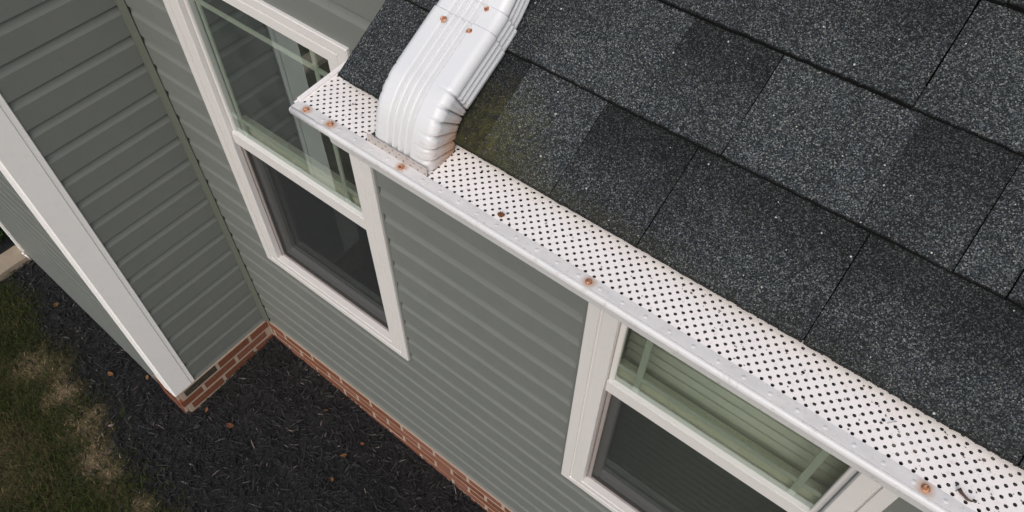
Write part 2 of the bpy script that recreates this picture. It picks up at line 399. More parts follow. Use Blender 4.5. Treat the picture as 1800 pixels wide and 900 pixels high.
vs, fs = extrude_profile([(0, -.36), (.0165, -.36), (.0165, -.001), (0, -.001)], F0 + fdir * .003, F0 + fdir * .185, True, fn, (0, 0, 1)); pyobj('mortar', vs, fs, M_MORTAR, bf)
# white corner post, stepped profile; +X face and -Y face
px, py = .018, -.640
prof = [(-.105, .6405), (-.105, .632), (-.097, .640)]
def corner_post():
    out = [(-.098, -.6225), (-.098, -.634), (-.080, -.634), (-.076, -.6405), (.013, -.6405), (.0185, -.635), (.0185, -.538), (.0163, -.535), (.0163, -.5155), (.0125, -.5125), (.000, -.5125)]
    return extrude_profile(out + [(-.02, -.60)], (0, 0, .004), (0, 0, FRONT_TOP), True, (1, 0, 0), (0, 1, 0))
vs, fs = corner_post(); tag(pyobj('corner_post', vs, fs, M_POST, house), 'white outside corner post')
e0 = F1 - fdir * .0
vs, fs = extrude_profile([(-.012, -.02), (-.012, .024), (.052, .024), (.052, -.02)], e0 + Vector((0, 0, -.19)), e0 + Vector((0, 0, FRONT_TOP)), True, fdir, fn)
tag(pyobj('corner_post', vs, fs, M_POST, house), 'white post at the far end of the wall')
vs, fs = extrude_profile([(.0, -.024), (.0145, -.024), (.0145, -.0345), (.0162, -.0345), (.0190, -.0310), (.0430, -.0200), (.0455, -.0178), (.0455, -.0155), (.036, -.0155), (.036, 0), (.0, 0)], (0, 0, .004), (0, 0, FRONT_TOP), True, (1, 0, 0), (0, 1, 0))
tag(pyobj('inside_corner_trim', vs, fs, M_SIDE2, house), 'olive grey trim in the inner corner')

# ------------------------------------------------------------------ windows
def ring(bm, o, i, yo, yi):
    """mitred picture frame between outer rect o and inner rect i: (x0, x1, z0, z1); yo/yi depth at outer/inner edge"""
    def c(r, y): return [(r[0], y, r[2]), (r[1], y, r[2]), (r[1], y, r[3]), (r[0], y, r[3])]
    A = [bm.verts.new(p) for p in c(o, yo)]; B = [bm.verts.new(p) for p in c(i, yi)]
    for k in range(4):
        l = (k + 1) % 4; bm.faces.new((A[k], A[l], B[l], B[k]))
def inset(r, d): return (r[0] + d, r[1] - d, r[2] + d, r[3] - d)
def window(r, label, blinds):
    x0, x1, z0, z1 = r; F = -.0245
    wx0, wx1, wz0, wz1 = x0 + .092, x1 - .088, z0 + .066, z1 - .074
    o_in = (wx0, wx1, wz0, wz1)
    def blend(f): return tuple(a + (b - a) * f for a, b in zip(r, o_in))
    bm = bmesh.new()
    steps = [(0, .012), (0, F + .003), (.03, F), (.40, F), (.42, F + .006), (.50, F + .006), (.53, F + .0015), (.97, F + .001), (1.0, F + .004), (1.0, .035)]
    for (f0, y0), (f1, y1) in zip(steps, steps[1:]): ring(bm, blend(f0), blend(f1), y0, y1)
    bmesh.ops.recalc_face_normals(bm, faces=bm.faces)
    w = obj('window', bm, M_CASE, house); tag(w, label)
    # J channel round the casing, notched where each course ends
    for a, b in ((x1, x1 + .010), (x0 - .010, x0)): obj('channel', boxes([((a, -.014, z0), (b, -.001, z1))]), M_SIDE, w)
    zm1, zm0 = 1.690, 1.632
    # meeting rail of the outer (upper) sash
    obj('meeting_rail', boxes([((wx0 + .001, -.013, zm0), (wx1 - .001, .018, zm1))], .003), M_CASE, w)
    # upper sash: stiles and head
    s = .018
    obj('sash', boxes([((wx0 + .0015, -.004, zm1 - .004), (wx0 + s, .0175, wz1 - .001)), ((wx1 - s, -.004, zm1 - .004), (wx1 - .0015, .0175, wz1 - .001)), ((wx0 + s, -.0035, wz1 - s), (wx1 - s, .017, wz1 - .0015))], .002), M_CASE, w)
    bm = bmesh.new(); v = [bm.verts.new(p) for p in ((wx0 + .01, .004, zm1 - .01), (wx1 - .01, .004, zm1 - .01), (wx1 - .01, .004, wz1 - .01), (wx0 + .01, .004, wz1 - .01))]; bm.faces.new(v)
    obj('pane', bm, M_GLASS, w)
    # muntin bars between the panes
    mw = .0095; ix = .062 if x0 < 1 else .085
    mx = (wx0 + ix, wx1 - .105 - (0 if x0 < 1 else -.03))
    mx = (.507, 1.039) if x0 < 1 else (2.195, 2.675)
    mz = (1.768, 2.258)
    for x in mx: obj('muntin', boxes([((x - mw, .0065, zm1), (x + mw, .0125, wz1 - s))], .0012), M_MUNT, w)
    for z in mz:
        lst = []; e = [wx0 + s] + [q for x in mx for q in (x - mw, x + mw)] + [wx1 - s]
        for a, b in zip(e[::2], e[1::2]): lst.append(((a, .0068, z - mw), (b, .0122, z + mw)))
        obj('muntin', boxes(lst, .001), M_MUNT, w)
    # inner (lower) sash, its top rail shows through the upper pane
    obj('check_rail', boxes([((wx0 + .004, .026, zm0 - .012), (wx1 - .004, .062, zm1 + .036))], .004), M_SASHIN, w)
    q = .040
    obj('sash', boxes([((wx0 + .003, .027, wz0 + .0), (wx0 + q, .061, zm0 - .013)), ((wx1 - q, .027, wz0), (wx1 - .003, .061, zm0 - .013)), ((wx0 + q, .0275, wz0 + .002), (wx1 - q, .0605, wz0 + .052))], .003), M_CASE, w)
    bm = bmesh.new(); v = [bm.verts.new(p) for p in ((wx0 + .03, .044, wz0 + .04), (wx1 - .03, .044, wz0 + .04), (wx1 - .03, .044, zm0), (wx0 + .03, .044, zm0))]; bm.faces.new(v)
    obj('pane', bm, M_GLASS, w)
    # jamb track, sloped sill and half screen
    for a, b in ((wx0 + .0008, wx0 + .004), (wx1 - .004, wx1 - .0008)): obj('track', boxes([((a, .0, wz0 + .0008), (b, .1, zm0 - .002))]), M_FRAMEIN, w)
    bm = boxes([((wx0 + .001, .006, wz0 - .02), (wx1 - .001, .1, wz0 + .0006))], .002); obj('sill', bm, M_FRAMEIN, w)
    fw_ = .013; a, b, c, d = wx0 + .005, wx1 - .005, wz0 + .003, zm0 - .002
    obj('screen_frame', boxes([((a, .004, c), (a + fw_, .013, d)), ((b - fw_, .004, c), (b, .013, d)), ((a + fw_, .0045, c), (b - fw_, .0125, c + fw_)), ((a + fw_, .0045, d - fw_), (b - fw_, .0125, d))], .0015), M_FRAMEIN, w)
    bm = bmesh.new(); v = [bm.verts.new(p) for p in ((a + .004, .0085, c + .004), (b - .004, .0085, c + .004), (b - .004, .0085, d - .004), (a + .004, .0085, d - .004))]; bm.faces.new(v)
    obj('screen', bm, M_SCREEN, w)
    if blinds:
        bt = bmesh.new(); z = wz1 + .0; vs, fs = [], []
        while z > .98:
            n0 = len(vs)
            for x in (wx0 + .006, wx1 - .006):
                for k in range(5):
                    a_ = k / 4; vs.append((x, .076 + .014 * (a_ - .5) + .004 * (1 - (2 * a_ - 1) ** 2) * -1, z + .047 * (a_ - .5)))
            for k in range(4): fs.append((n0 + k, n0 + 5 + k, n0 + 6 + k, n0 + k + 1))
            z -= .0435
        bm_ = bmesh.new(); bm_.free()
        bl = empty('window_blind', ((wx0 + wx1) / 2, .092, wz1)); tag(bl, 'pale horizontal slat blind lowered behind the glass of the window under the gutter', 'blind')
        so = pyobj('slats', vs, fs, M_BLIND, bl, True); md = so.modifiers.new('thick', 'SOLIDIFY'); md.thickness = .0025
        obj('head_rail', boxes([((wx0 + .004, .064, wz1 + .005), (wx1 - .004, .10, wz1 + .04))], .002), M_BLIND, bl)
        obj('bottom_rail', boxes([((wx0 + .006, .065, .95), (wx1 - .006, .089, .968))], .003), M_BLIND, bl)
    return w
window(W1, 'bare double hung window in the inner corner', False)
window(W2, 'double hung window with a lowered blind, cut off by the gutter', True)

# ------------------------------------------------------------------ roof
PITCH = R(34); O = Vector((0, -.466, 2.907)); US = Vector((0, math.cos(PITCH), math.sin(PITCH))); UN = Vector((0, -math.sin(PITCH), math.cos(PITCH)))
def rp(x, s, h): return Vector((x, O.y, O.z)) + US * s + UN * h
TH = .0132
def roof_deck():
    vs, fs = extrude_profile([(.012, -TH - .004), (2.6, -TH - .004), (2.6, -.03), (.012, -.03)], (ROOF_X0 + .012, O.y, O.z), (ROOF_X1, O.y, O.z), True, US, UN)
    return vs, fs
vs, fs = roof_deck(); roof = pyobj('roof', vs, fs, M_DARK, house); tag(roof, 'roof slope of dark granulated shingles')
SE = .1423
# (x start, x end, raised, tone, band) for each tab
rows = {
    0: [(ROOF_X0, 1.955, (.9, .9), .56, .05), (1.9552, 2.0455, (.5, .4), .22, .1), (2.0460, 2.1665, 1.0, .66, 0), (2.1667, 2.2970, (.9, .98), .54, .95), (2.2986, 2.5126, (.95, .95), .52, .75), (2.5140, 2.742, (1.0, .65), .50, .7), (2.743, 2.95, 1.0, .5, .3)],  # second tab: dark lower layer, with the downspout's shade painted into its tone
    1: [(ROOF_X0 - .002, 2.041, .75, .5, .2), (2.0416, 2.209, 1.0, .63, .1), (2.2092, 2.3273, (.96, 1.0), .62, .95), (2.3289, 2.497, 1.0, .60, 0), (2.4972, 2.6016, (1.0, .58), .50, .75), (2.6025, 2.6558, (1.0, .6), .57, .2), (2.6567, 2.86, 1.0, .52, .1)],
    2: [(ROOF_X0 + .001, 1.96, 1.0, .5, 0), (1.9608, 2.13, .8, .5, .6), (2.1308, 2.4810, (.9, 1.05), .52, .6), (2.4829, 2.64, .62, .58, .1), (2.6408, 2.83, (1.0, .6), .52, .4)],
}
def tabs_for(k):
    if k in rows: base = list(rows[k])
    else: base = [(ROOF_X0 + rnd.uniform(-.003, .003), 1.9 + rnd.uniform(0, .1), 1.0, .5, .2)]
    x = base[-1][1] + .0015; up = rnd.random() < .5
    while x < ROOF_X1:
        w = rnd.uniform(.09, .24); base.append((x, min(x + w, ROOF_X1), 1.0 if up else .76, rnd.uniform(.46, .6), rnd.uniform(0, .2) if up else rnd.uniform(.4, .95))); x += w + .0015; up = not up
    return base
def course(k):
    vs, fs, tn = [], [], []
    s0, s1 = k * SE, (k + 1) * SE + .03
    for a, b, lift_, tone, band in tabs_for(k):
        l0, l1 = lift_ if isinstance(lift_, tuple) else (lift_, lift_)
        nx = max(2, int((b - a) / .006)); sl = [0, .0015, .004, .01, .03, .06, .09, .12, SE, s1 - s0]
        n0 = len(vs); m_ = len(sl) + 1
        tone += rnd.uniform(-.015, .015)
        for i in range(nx + 1):
            x = a + (b - a) * i / nx
            rag = .0011 * noise.noise((x * 60, k * 9.1, 0)) + .0009 * noise.noise((x * 260, k * 3.3, 1)) + .0005 * noise.noise((x * 9, k * 4.1, 3))
            lift = l0 + (l1 - l0) * (i / nx) ** 2.5
            for j in range(m_):
                if j == 0: s, h = 0.0, -TH * (.4 if k == 0 else 1) - .003
                else:
                    s = sl[j - 1]; h = TH * lift * (1 - s / (SE * 1.25)) - (.0012 if j == 1 else 0)
                    h += .0009 * noise.noise((x * 14, (s0 + s) * 14, k)) + (.0010 * noise.noise((x * 5, k * 7, 2)) if s < .05 and k else 0)
                jit = (.0008 * noise.noise((s * 300 + k, a * 50, 4))) if i in (0, nx) else 0
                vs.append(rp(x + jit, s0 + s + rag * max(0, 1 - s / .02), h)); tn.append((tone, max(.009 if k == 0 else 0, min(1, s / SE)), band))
        for i in range(nx):
            for j in range(m_ - 1): fs.append((n0 + i * m_ + j, n0 + (i + 1) * m_ + j, n0 + (i + 1) * m_ + j + 1, n0 + i * m_ + j + 1))
        for i in (0, nx):           # cut sides of the tab
            c = [n0 + i * m_ + j for j in range(m_)]
            q0 = len(vs); 
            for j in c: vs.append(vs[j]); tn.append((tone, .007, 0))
            for j in c: vs.append(vs[j] - UN * (TH * 1.3)); tn.append((tone, .007, 0))
            for j in range(m_ - 1):
                f = (q0 + j, q0 + j + 1, q0 + m_ + j + 1, q0 + m_ + j); fs.append(f if i == 0 else f[::-1])
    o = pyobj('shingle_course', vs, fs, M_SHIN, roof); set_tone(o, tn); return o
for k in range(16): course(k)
# starter strip, drip edge, fascia, soffit
vs, fs = extrude_profile([(.004, -TH - .004), (.16, -TH - .004), (.16, -TH), (.004, -TH)], (ROOF_X0 + .004, O.y, O.z), (ROOF_X1, O.y, O.z), True, US, UN)
so = pyobj('starter_strip', vs, fs, M_SHIN, roof); set_tone(so, [(.4, .2, 0)] * len(vs))
obj('fascia', boxes([((ROOF_X0 + .01, -.418, 2.74), (ROOF_X1, -.400, 2.895))], .001), M_GUT, roof)
obj('soffit', boxes([((ROOF_X0 + .01, -.400, 2.742), (ROOF_X1, -.016, 2.755))]), M_GUT, roof)
vs, fs = extrude_profile([(.012, -.031), (2.6, -.031), (2.6, -.16), (.012, -.16)], (ROOF_X0 + .006, O.y, O.z), (ROOF_X0 + .024, O.y, O.z), True, US, UN); pyobj('rake_board', vs, fs, M_GUT, roof)

# ------------------------------------------------------------------ gutter
GX0, GX1 = 1.7535, 5.2; LIPY = -.5435; ZT = 2.8895
gut = empty('gutter', (GX0, -.48, 2.765)); tag(gut, 'white metal gutter along the eave above the right window', 'gutter')
tprof = [(-.4185, 2.885), (-.4185, 2.770), (-.482, 2.768), (-.488, 2.775), (-.492, 2.80), (-.501, 2.820), (-.512, 2.838), (-.520, 2.850), (-.5355, 2.8745)]
vs, fs = [], []
NS = 40
def sag(x): return .0022 * noise.noise((x * 1.6, 0, 0))
lip = [(-.5355, 2.8748), (-.5420, 2.8748), (-.5446, 2.8758), (-.5459, 2.8778), (-.5464, 2.8808), (-.5459, 2.8842), (-.5446, 2.8866), (-.5428, 2.8874), (-.5340, 2.8874), (-.5335, 2.880)]
def sweep(prof, n=NS, x0=GX0, x1=GX1):
    vs, fs = [], []
    for i in range(n + 1):
        x = x0 + (x1 - x0) * i / n
        for y, z in prof: vs.append((x, y + sag(x + 9) * .5, z + sag(x)))
    m_ = len(prof)
    for i in range(n):
        for j in range(m_ - 1): fs.append((i * m_ + j, (i + 1) * m_ + j, (i + 1) * m_ + j + 1, i * m_ + j + 1))
    return vs, fs
vs, fs = sweep(tprof); t_ = pyobj('trough', vs, fs, M_GUT, gut); md = t_.modifiers.new('thick', 'SOLIDIFY'); md.thickness = .0009
vs, fs = sweep(lip); l_ = pyobj('lip', vs, fs, M_GUT, gut, True); md = l_.modifiers.new('thick', 'SOLIDIFY'); md.thickness = .0008
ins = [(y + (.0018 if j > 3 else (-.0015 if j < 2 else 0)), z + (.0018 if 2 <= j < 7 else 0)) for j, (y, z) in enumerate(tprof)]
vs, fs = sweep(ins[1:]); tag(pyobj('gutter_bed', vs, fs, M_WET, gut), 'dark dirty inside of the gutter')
# end cap with folded flange
bm = bmesh.new()
cap = [(y, z) for y, z in tprof] + [(-.5430, 2.8755), (-.5455, 2.8785), (-.5460, 2.883), (-.5440, 2.8868)]
A = [bm.verts.new((GX0 - .0012, y, z)) for y, z in cap]; bm.faces.new(A)
r_ = bmesh.ops.extrude_face_region(bm, geom=list(bm.faces)); bmesh.ops.translate(bm, vec=(.0022, 0, 0), verts=[v for v in r_['geom'] if isinstance(v, bmesh.types.BMVert)])
bmesh.ops.recalc_face_normals(bm, faces=bm.faces)
obj('end_cap', bm, M_GUT, gut)
bm = bmesh.new(); vv = [bm.verts.new((x, y, ZT + h + .0040 * (y + .5275) / .068)) for x in (GX0 - .0026, GX0 + .0062) for y in (-.5265, -.4200) for h in (.0002, .0026)]
for q in ((0, 1, 3, 2), (4, 6, 7, 5), (0, 4, 5, 1), (2, 3, 7, 6), (0, 2, 6, 4), (1, 5, 7, 3)): bm.faces.new([vv[i] for i in q])
bmesh.ops.recalc_face_normals(bm, faces=bm.faces); obj('end_flange', bm, M_MESH, gut)

# ------------------------------------------------------------------ gutter guard
guard = empty('gutter_guard', (GX0, -.50, ZT)); tag(guard, 'white perforated gutter guard screwed along the gutter, cut round the downspout', 'gutter guard')
PX0, PX1, PYF, PYB = 1.897, 2.008, -.5275, -.4585         # hole cut for the leader
def guard_panel():
    """staggered perforations: lattice cells with a round hole each"""
    a = Vector((.0131, 0)); bvec = Vector((.00655, .0068)); rad = .0022
    X0, Y0 = GX0 + .004, -.5275
    vs, fs = [], []; idx = {}; filled = []
    def vert(x, y, z):
        k = (round(x, 6), round(y, 6)); 
        if k not in idx: idx[k] = len(vs); vs.append((x, y, z))
        return idx[k]
    zf = lambda x, y: ZT + .0005 + sag(x) + .0042 * (y - Y0) / .0680 + .0007 * noise.noise((x * 12, y * 25, 0))
    NR = 11
    for r in range(-1, NR):
        y0 = Y0 + .0005 + r * .0068 * 1.0
        for c in range(-2, 275):
            ox = X0 + c * .0131 + (r % 2) * .00655
            if ox > GX1 - .02: continue
            if ox < X0 - .007: continue
            cy = y0 + .0034; cx = ox + .00655
            if PX0 - .0028 < cx < PX1 - .0035 and PYF - .004 < cy < PYB - .001: continue
            w, h = .0131, .0068
            per = [(ox, y0), (ox + w / 2, y0), (ox + w, y0), (ox + w, y0 + h / 2), (ox + w, y0 + h), (ox + w / 2, y0 + h), (ox, y0 + h), (ox, y0 + h / 2)]
            pv = [vert(x, y, zf(x, y)) for x, y in per]
            if r < 0: fs.append(tuple(pv)); continue
            n = 16; cv = []
            for q in range(n):
                an = -math.pi + .0 + 2 * math.pi * q / n + math.atan2(-h / 2, -w / 2) + math.pi
                x, y = cx + rad * math.cos(an), cy + rad * math.sin(an)
                cv.append(len(vs)); vs.append((x, y, zf(x, y)))
            for q in range(8):
                p, p2 = pv[q], pv[(q + 1) % 8]; c0, c1, c2 = cv[2 * q], cv[2 * q + 1], cv[(2 * q + 2) % n]
                fs.append((p, p2, c1)); fs.append((p, c1, c0)); fs.append((p2, c2, c1))
            blk = noise.noise((cx * 16, cy * 30, 3.3)) + rnd.uniform(-.25, .25) + (.9 if 2.640 < cx < 2.700 and -.523 < cy < -.488 and rnd.random() < .7 else 0) + (1 if cx < GX0 + .0135 else 0)
            if blk > .62:
                q0 = len(vs)
                for i_ in cv: vs.append((vs[i_][0], vs[i_][1], vs[i_][2] - .0009 - .0006 * rnd.random()))
                fs.append(tuple(range(q0, q0 + n))); filled.append(len(fs) - 1)
    o = pyobj('mesh_panel', vs, fs, M_MESH, guard); o.data.materials.append(M_CLOG)
    for i_ in filled: o.data.polygons[i_].material_index = 1
    md = o.modifiers.new('thick', 'SOLIDIFY'); md.thickness = .0007; md.offset = -1
    return o
guard_panel()
# flat strip screwed on the lip, with its pressed dimples
SC = [1.7785, 1.8285, 1.966, 2.274, 2.684, 3.15, 3.6]
STRIP_Y0, STRIP_Y1 = -.5416, -.5258
def strip_mat():
    m, t, b = mat('guard_strip', (.7, .7, .69), .4, .5)
    co = coord(t); n1 = noise_tex(t, 60, 6, .7); base = mix(t, n1, (.58, .565, .55), (.74, .72, .705))
    base = mix(t, ramp(t, noise_tex(t, 170, 5, .7), [(.55, 0.0), (.75, .45)]), base, (.42, .36, .29))
    acc = None
    for x in SC[:5]:
        d = N(t, 'ShaderNodeVectorMath', operation='DISTANCE'); L(t, co, d.inputs[0]); d.inputs[1].default_value = (x, -.5345, ZT + .001)
        k = math_(t, 'ADD', d.outputs['Value'], math_(t, 'MULTIPLY', math_(t, 'SUBTRACT', n1, .5), .010))
        v = ramp(t, k, [(.004, .75), (.0115, 0.0)]); acc = v if acc is None else math_(t, 'MAXIMUM', acc, v)
    L(t, mix(t, acc, base, (.42, .21, .085)), b.inputs['Base Color']); bump(t, b, n1, .1, .001); return m
M_STRIP = strip_mat()
vs, fs = [], []
nxs = 2400; nys = 14
for i in range(nxs + 1):
    x = GX0 + .002 + (GX1 - GX0 - .004) * i / nxs
    for j in range(nys + 1):
        y = STRIP_Y0 + (STRIP_Y1 - STRIP_Y0) * j / nys
        u = ((x - 1.782) / .0318); du = abs(u - round(u)) * .0318; dv = y + .5345
        dmp =   .0007 * max(0, 1 - (du * du + dv * dv) / .0027 ** 2)
        vs.append((x, y + sag(x + 9) * .5, ZT - .0012 + sag(x) + .0022 + dmp + .0003 * noise.noise((x * 30, y * 90, 0)) ))
for i in range(nxs):
    for j in range(nys): a = i * (nys + 1) + j; fs.append((a, a + nys + 1, a + nys + 2, a + 1))
st = pyobj('front_strip', vs, fs, M_STRIP, guard, False); md = st.modifiers.new('thick', 'SOLIDIFY'); md.thickness = .0007; md.offset = -1
def screw(p, nrm, parent, r=.0036):
    bm = bmesh.new(); q = Vector(nrm).to_track_quat('Z', 'Y').to_matrix()
    prof = [(r * 1.35, 0), (r * 1.35, .0005), (r * .98, .0009), (r * .95, .0022), (r * .75, .0030), (.0, .0032)]
    n = 18; rings = []
    for rr, h in prof:
        rings.append([bm.verts.new((rr * math.cos(2 * math.pi * i / n), rr * math.sin(2 * math.pi * i / n), h)) for i in range(n)] if rr else [bm.verts.new((0, 0, h))])
    for A, B in zip(rings, rings[1:]):
        for i in range(n):
            j = (i + 1) % n
            if len(B) > 1: bm.faces.new((A[i], A[j], B[j], B[i]))
            else: bm.faces.new((A[i], A[j], B[0]))
    # slot: two raised halves beside a sunk line
    an = rnd.uniform(0, 3.14)
    for v in bm.verts:
        c = v.co; d = abs(c.x * math.cos(an) + c.y * math.sin(an))
        if c.z > .002 and d < r * .33: v.co.z -= .0013
    rot = q.to_4x4(); rot.translation = Vector(p); bmesh.ops.transform(bm, matrix=rot, verts=bm.verts)
    return obj('screw', bm, M_RUST, parent)
for x in SC: screw((x, -.5345, ZT + .0012 + sag(x)), (0, -.05, 1), guard, .0033)
# the flap folded up in front of the leader, holes and all
def flap():
    vs, fs = [], []; y = -.5265
    w, h = .00655, .0075; ncol = int((PX1 - PX0 + .004) / w); 
    for r in range(2):
        for c in range(ncol):
            x0 = PX0 - .003 + c * w; z0 = ZT + .0006 + r * h; n0 = len(vs)
            per = [(x0, z0), (x0 + w / 2, z0), (x0 + w, z0), (x0 + w, z0 + h / 2), (x0 + w, z0 + h), (x0 + w / 2, z0 + h), (x0, z0 + h), (x0, z0 + h / 2)]
            for x, z in per: vs.append((x, y + .10 * (z - ZT), z + .0008 * noise.noise((x * 60, z * 90, 0))))
            if (c + r) % 2: fs.append(tuple(range(n0, n0 + 8))); continue
            for q in range(8):
                an = math.radians(225 + 45 * q); x, z = x0 + w / 2 + .00155 * math.cos(an), z0 + h / 2 + .00155 * math.sin(an); vs.append((x, y + .10 * (z - ZT), z))
            for q in range(8): fs.append((n0 + q, n0 + (q + 1) % 8, n0 + 8 + (q + 1) % 8, n0 + 8 + q))
    o = pyobj('flap', vs, fs, M_FLAP, guard); md = o.modifiers.new('thick', 'SOLIDIFY'); md.thickness = .0008
    tag(o, 'cut flap bent upright against the downspout')
flap()

# ------------------------------------------------------------------ downspout
ds = empty('downspout', (1.952, -.492, ZT)); tag(ds, 'white corrugated metal downspout elbow emptying through the gutter guard', 'downspout')
def bez(pts, n):
    """smooth polyline through control points (Catmull-Rom)"""
    P = [Vector(p) for p in pts]; P = [2 * P[0] - P[1]] + P + [2 * P[-1] - P[-2]]; out = []
    for i in range(1, len(P) - 2):
        for k in range(n):
            t = k / n; a, b, c, d = P[i - 1:i + 3]
            out.append(.5 * ((2 * b) + (c - a) * t + (2 * a - 5 * b + 4 * c - d) * t * t + (3 * b - 3 * c + d - a) * t ** 3))
    out.append(P[-2]); return out
def half_section(hw, hd, ribs=1.0):
    """corrugated rectangular leader: points (u across, w outwards), counter-clockwise, each with its unribbed twin"""
    pts = []
    def groove(u, c0, per, n, dep):
        k = (u - c0) / per
        if abs(k) > n / 2: return 0
        return dep * (.5 - .5 * math.cos(2 * math.pi * (k + n / 2)))
    def side(p0, p1, n, nrm, c0, per, ng, dep):
        for i in range(n):
            t = i / n; p = Vector(p0).lerp(Vector(p1), t); u = (Vector(p1) - Vector(p0)).length * (t - .5)
            pts.append((p - Vector(nrm) * groove(u, c0, per, ng, dep), p))
    r = .012
    def arc(cx, cy, a0):
        for i in range(9): a = math.radians(a0 + 90 * i / 9); q = Vector((cx + r * math.cos(a), cy + r * math.sin(a))); pts.append((q, q))
    side((hw, -hd + r), (hw, hd - r), 40, (1, 0), 0, .0112, 3, .0042); arc(hw - r, hd - r, 0)
    side((hw - r, hd), (-hw + r, hd), 96, (0, 1), 0.003, .0112, 4, .0066); arc(-hw + r, hd - r, 90)
    side((-hw, hd - r), (-hw, -hd + r), 40, (-1, 0), 0, .0112, 3, .0042); arc(-hw + r, -hd + r, 180)
    side((-hw + r, -hd), (hw - r, -hd), 60, (0, -1), 0, .0112, 4, .0042); arc(hw - r, -hd + r, 270)
    return pts
XC = 1.9525
def leader(name, path, hw, hd, pleats=None, mat_=M_PIPE, flare=0):
    sec = half_section(hw, hd); m_ = len(sec); vs, fs = [], []
    L_ = [0]
    for a, b in zip(path, path[1:]): L_.append(L_[-1] + (b - a).length)
    for i, P in enumerate(path):
        T = (path[min(i + 1, len(path) - 1)] - path[max(i - 1, 0)]).normalized()
        Nn = Vector((-T.y, T.x)) ; 
        if Nn.x > 0: Nn = -Nn           # outward = towards -Y / up
        s = L_[i]
        for q in sec:
            (q, q0) = q; u, w = q.x, q.y
            if pleats:
                s0, s1, n, amp = pleats
                if s0 < s < s1:
                    k = (s - s0) / (s1 - s0) * n; f = k - math.floor(k)
                    saw = math.exp(-((f - .5) / .13) ** 2) + .35 * abs(f - .5)
                    env = max(0, min(1, (s - s0) / .008, (s1 - s) / .008))
                    side_ = max(0, min(1, (abs(q0.x) - .022) / .02)) * max(0, min(1, (hd + .002 - q0.y) / (hd * .5)))
                    fl = env * side_; u, w = u + (q0.x - u) * fl, w + (q0.y - w) * fl
                    wt = max(0, min(1, (abs(u) - .022) / .022)) * max(0, min(1, (hd + .006 - w) / (hd * .9)))
                    wt = max(wt, max(0, min(1, (-w - hd * .5) / (hd * .4))) * .8)
                    d = -amp * wt * env * (saw - .1) * (1 if q0.x > 0 else .3)
                    l = math.hypot(u, w); u += u / hw * d * 1.0; w += w / hd * d * .5
            p = P + Nn * w
            vs.append((XC + u, p.x, p.y))
    for i in range(len(path) - 1):
        for j in range(m_):
            k = (j + 1) % m_; fs.append((i * m_ + j, i * m_ + k, (i + 1) * m_ + k, (i + 1) * m_ + j))
    o = pyobj(name, vs, fs, mat_, ds, True); md = o.modifiers.new('thick', 'SOLIDIFY'); md.thickness = .0009; md.offset = -1
    return o
def elbow_mat():
    m, t, b = mat('white_elbow_stained', (.85, .85, .86), .33, .5)
    co = coord(t); n1 = noise_tex(t, 16, 4); base = mix(t, n1, (.63, .64, .65), (.60, .61, .62))
    # brown water stain low on the back side of the bend, streaky across the pleats
    d = N(t, 'ShaderNodeVectorMath', operation='DISTANCE'); L(t, co, d.inputs[0]); d.inputs[1].default_value = (2.008, -.455, 2.895)
    n2 = noise_tex(t, 50, 6, .75, coord(t, (1, 1, 5)))
    k = math_(t, 'ADD', d.outputs['Value'], math_(t, 'MULTIPLY', math_(t, 'SUBTRACT', n2, .5), .07))
    f = ramp(t, k, [(.026, .9), (.072, 0.0)])
    d2 = N(t, 'ShaderNodeVectorMath', operation='DISTANCE'); L(t, co, d2.inputs[0]); d2.inputs[1].default_value = (1.945, -.418, 3.010)
    f2 = ramp(t, math_(t, 'ADD', d2.outputs['Value'], math_(t, 'MULTIPLY', math_(t, 'SUBTRACT', n2, .5), .01)), [(.003, .5), (.009, 0.0)])
    c = mix(t, f, base, (.36, .20, .11)); L(t, c, b.inputs['Base Color']); return m
M_ELBOW = elbow_mat()
ctrl = [(-.4945, 2.862), (-.4925, 2.885), (-.4885, 2.910), (-.4790, 2.938), (-.4600, 2.9600), (-.4350, 2.9745), (-.4020, 2.9920), (-.3620, 3.0132)]
path = bez(ctrl, 34)
cut = [p for p in path if p.x < -.3660]
lower = leader('elbow', cut, .0525, .0295, (.018, .128, 7, .0078), M_ELBOW)
mid_c = bez([(-.385, 3.0010), (-.365, 3.0116), (-.350, 3.0200), (-.339, 3.0268)], 10)
leader('coupling', mid_c, .0512, .0287)
up = bez([(-.356, 3.0165), (-.343, 3.0255), (-.326, 3.0400), (-.308, 3.0605), (-.294, 3.085), (-.285, 3.115), (-.281, 3.16), (-.279, 3.30), (-.278, 3.55)], 12)
leader('pipe', up, .0492, .0264)
# three screws at the joint
T = (Vector((-.370, 3.009)) - Vector((-.402, 2.992))).normalized(); NN = Vector((-T.y, T.x)); 
if NN.x > 0: NN = -NN
for u, s_ in ((-.024, -.378), (.021, -.377), (.024, -.345)):
    zc = 2.992 + (s_ + .402) * (T.y / T.x); q = Vector((s_, zc)) + NN * .0292
    screw((XC + u, q.x, q.y), (0, NN.x, NN.y), ds, .0038)

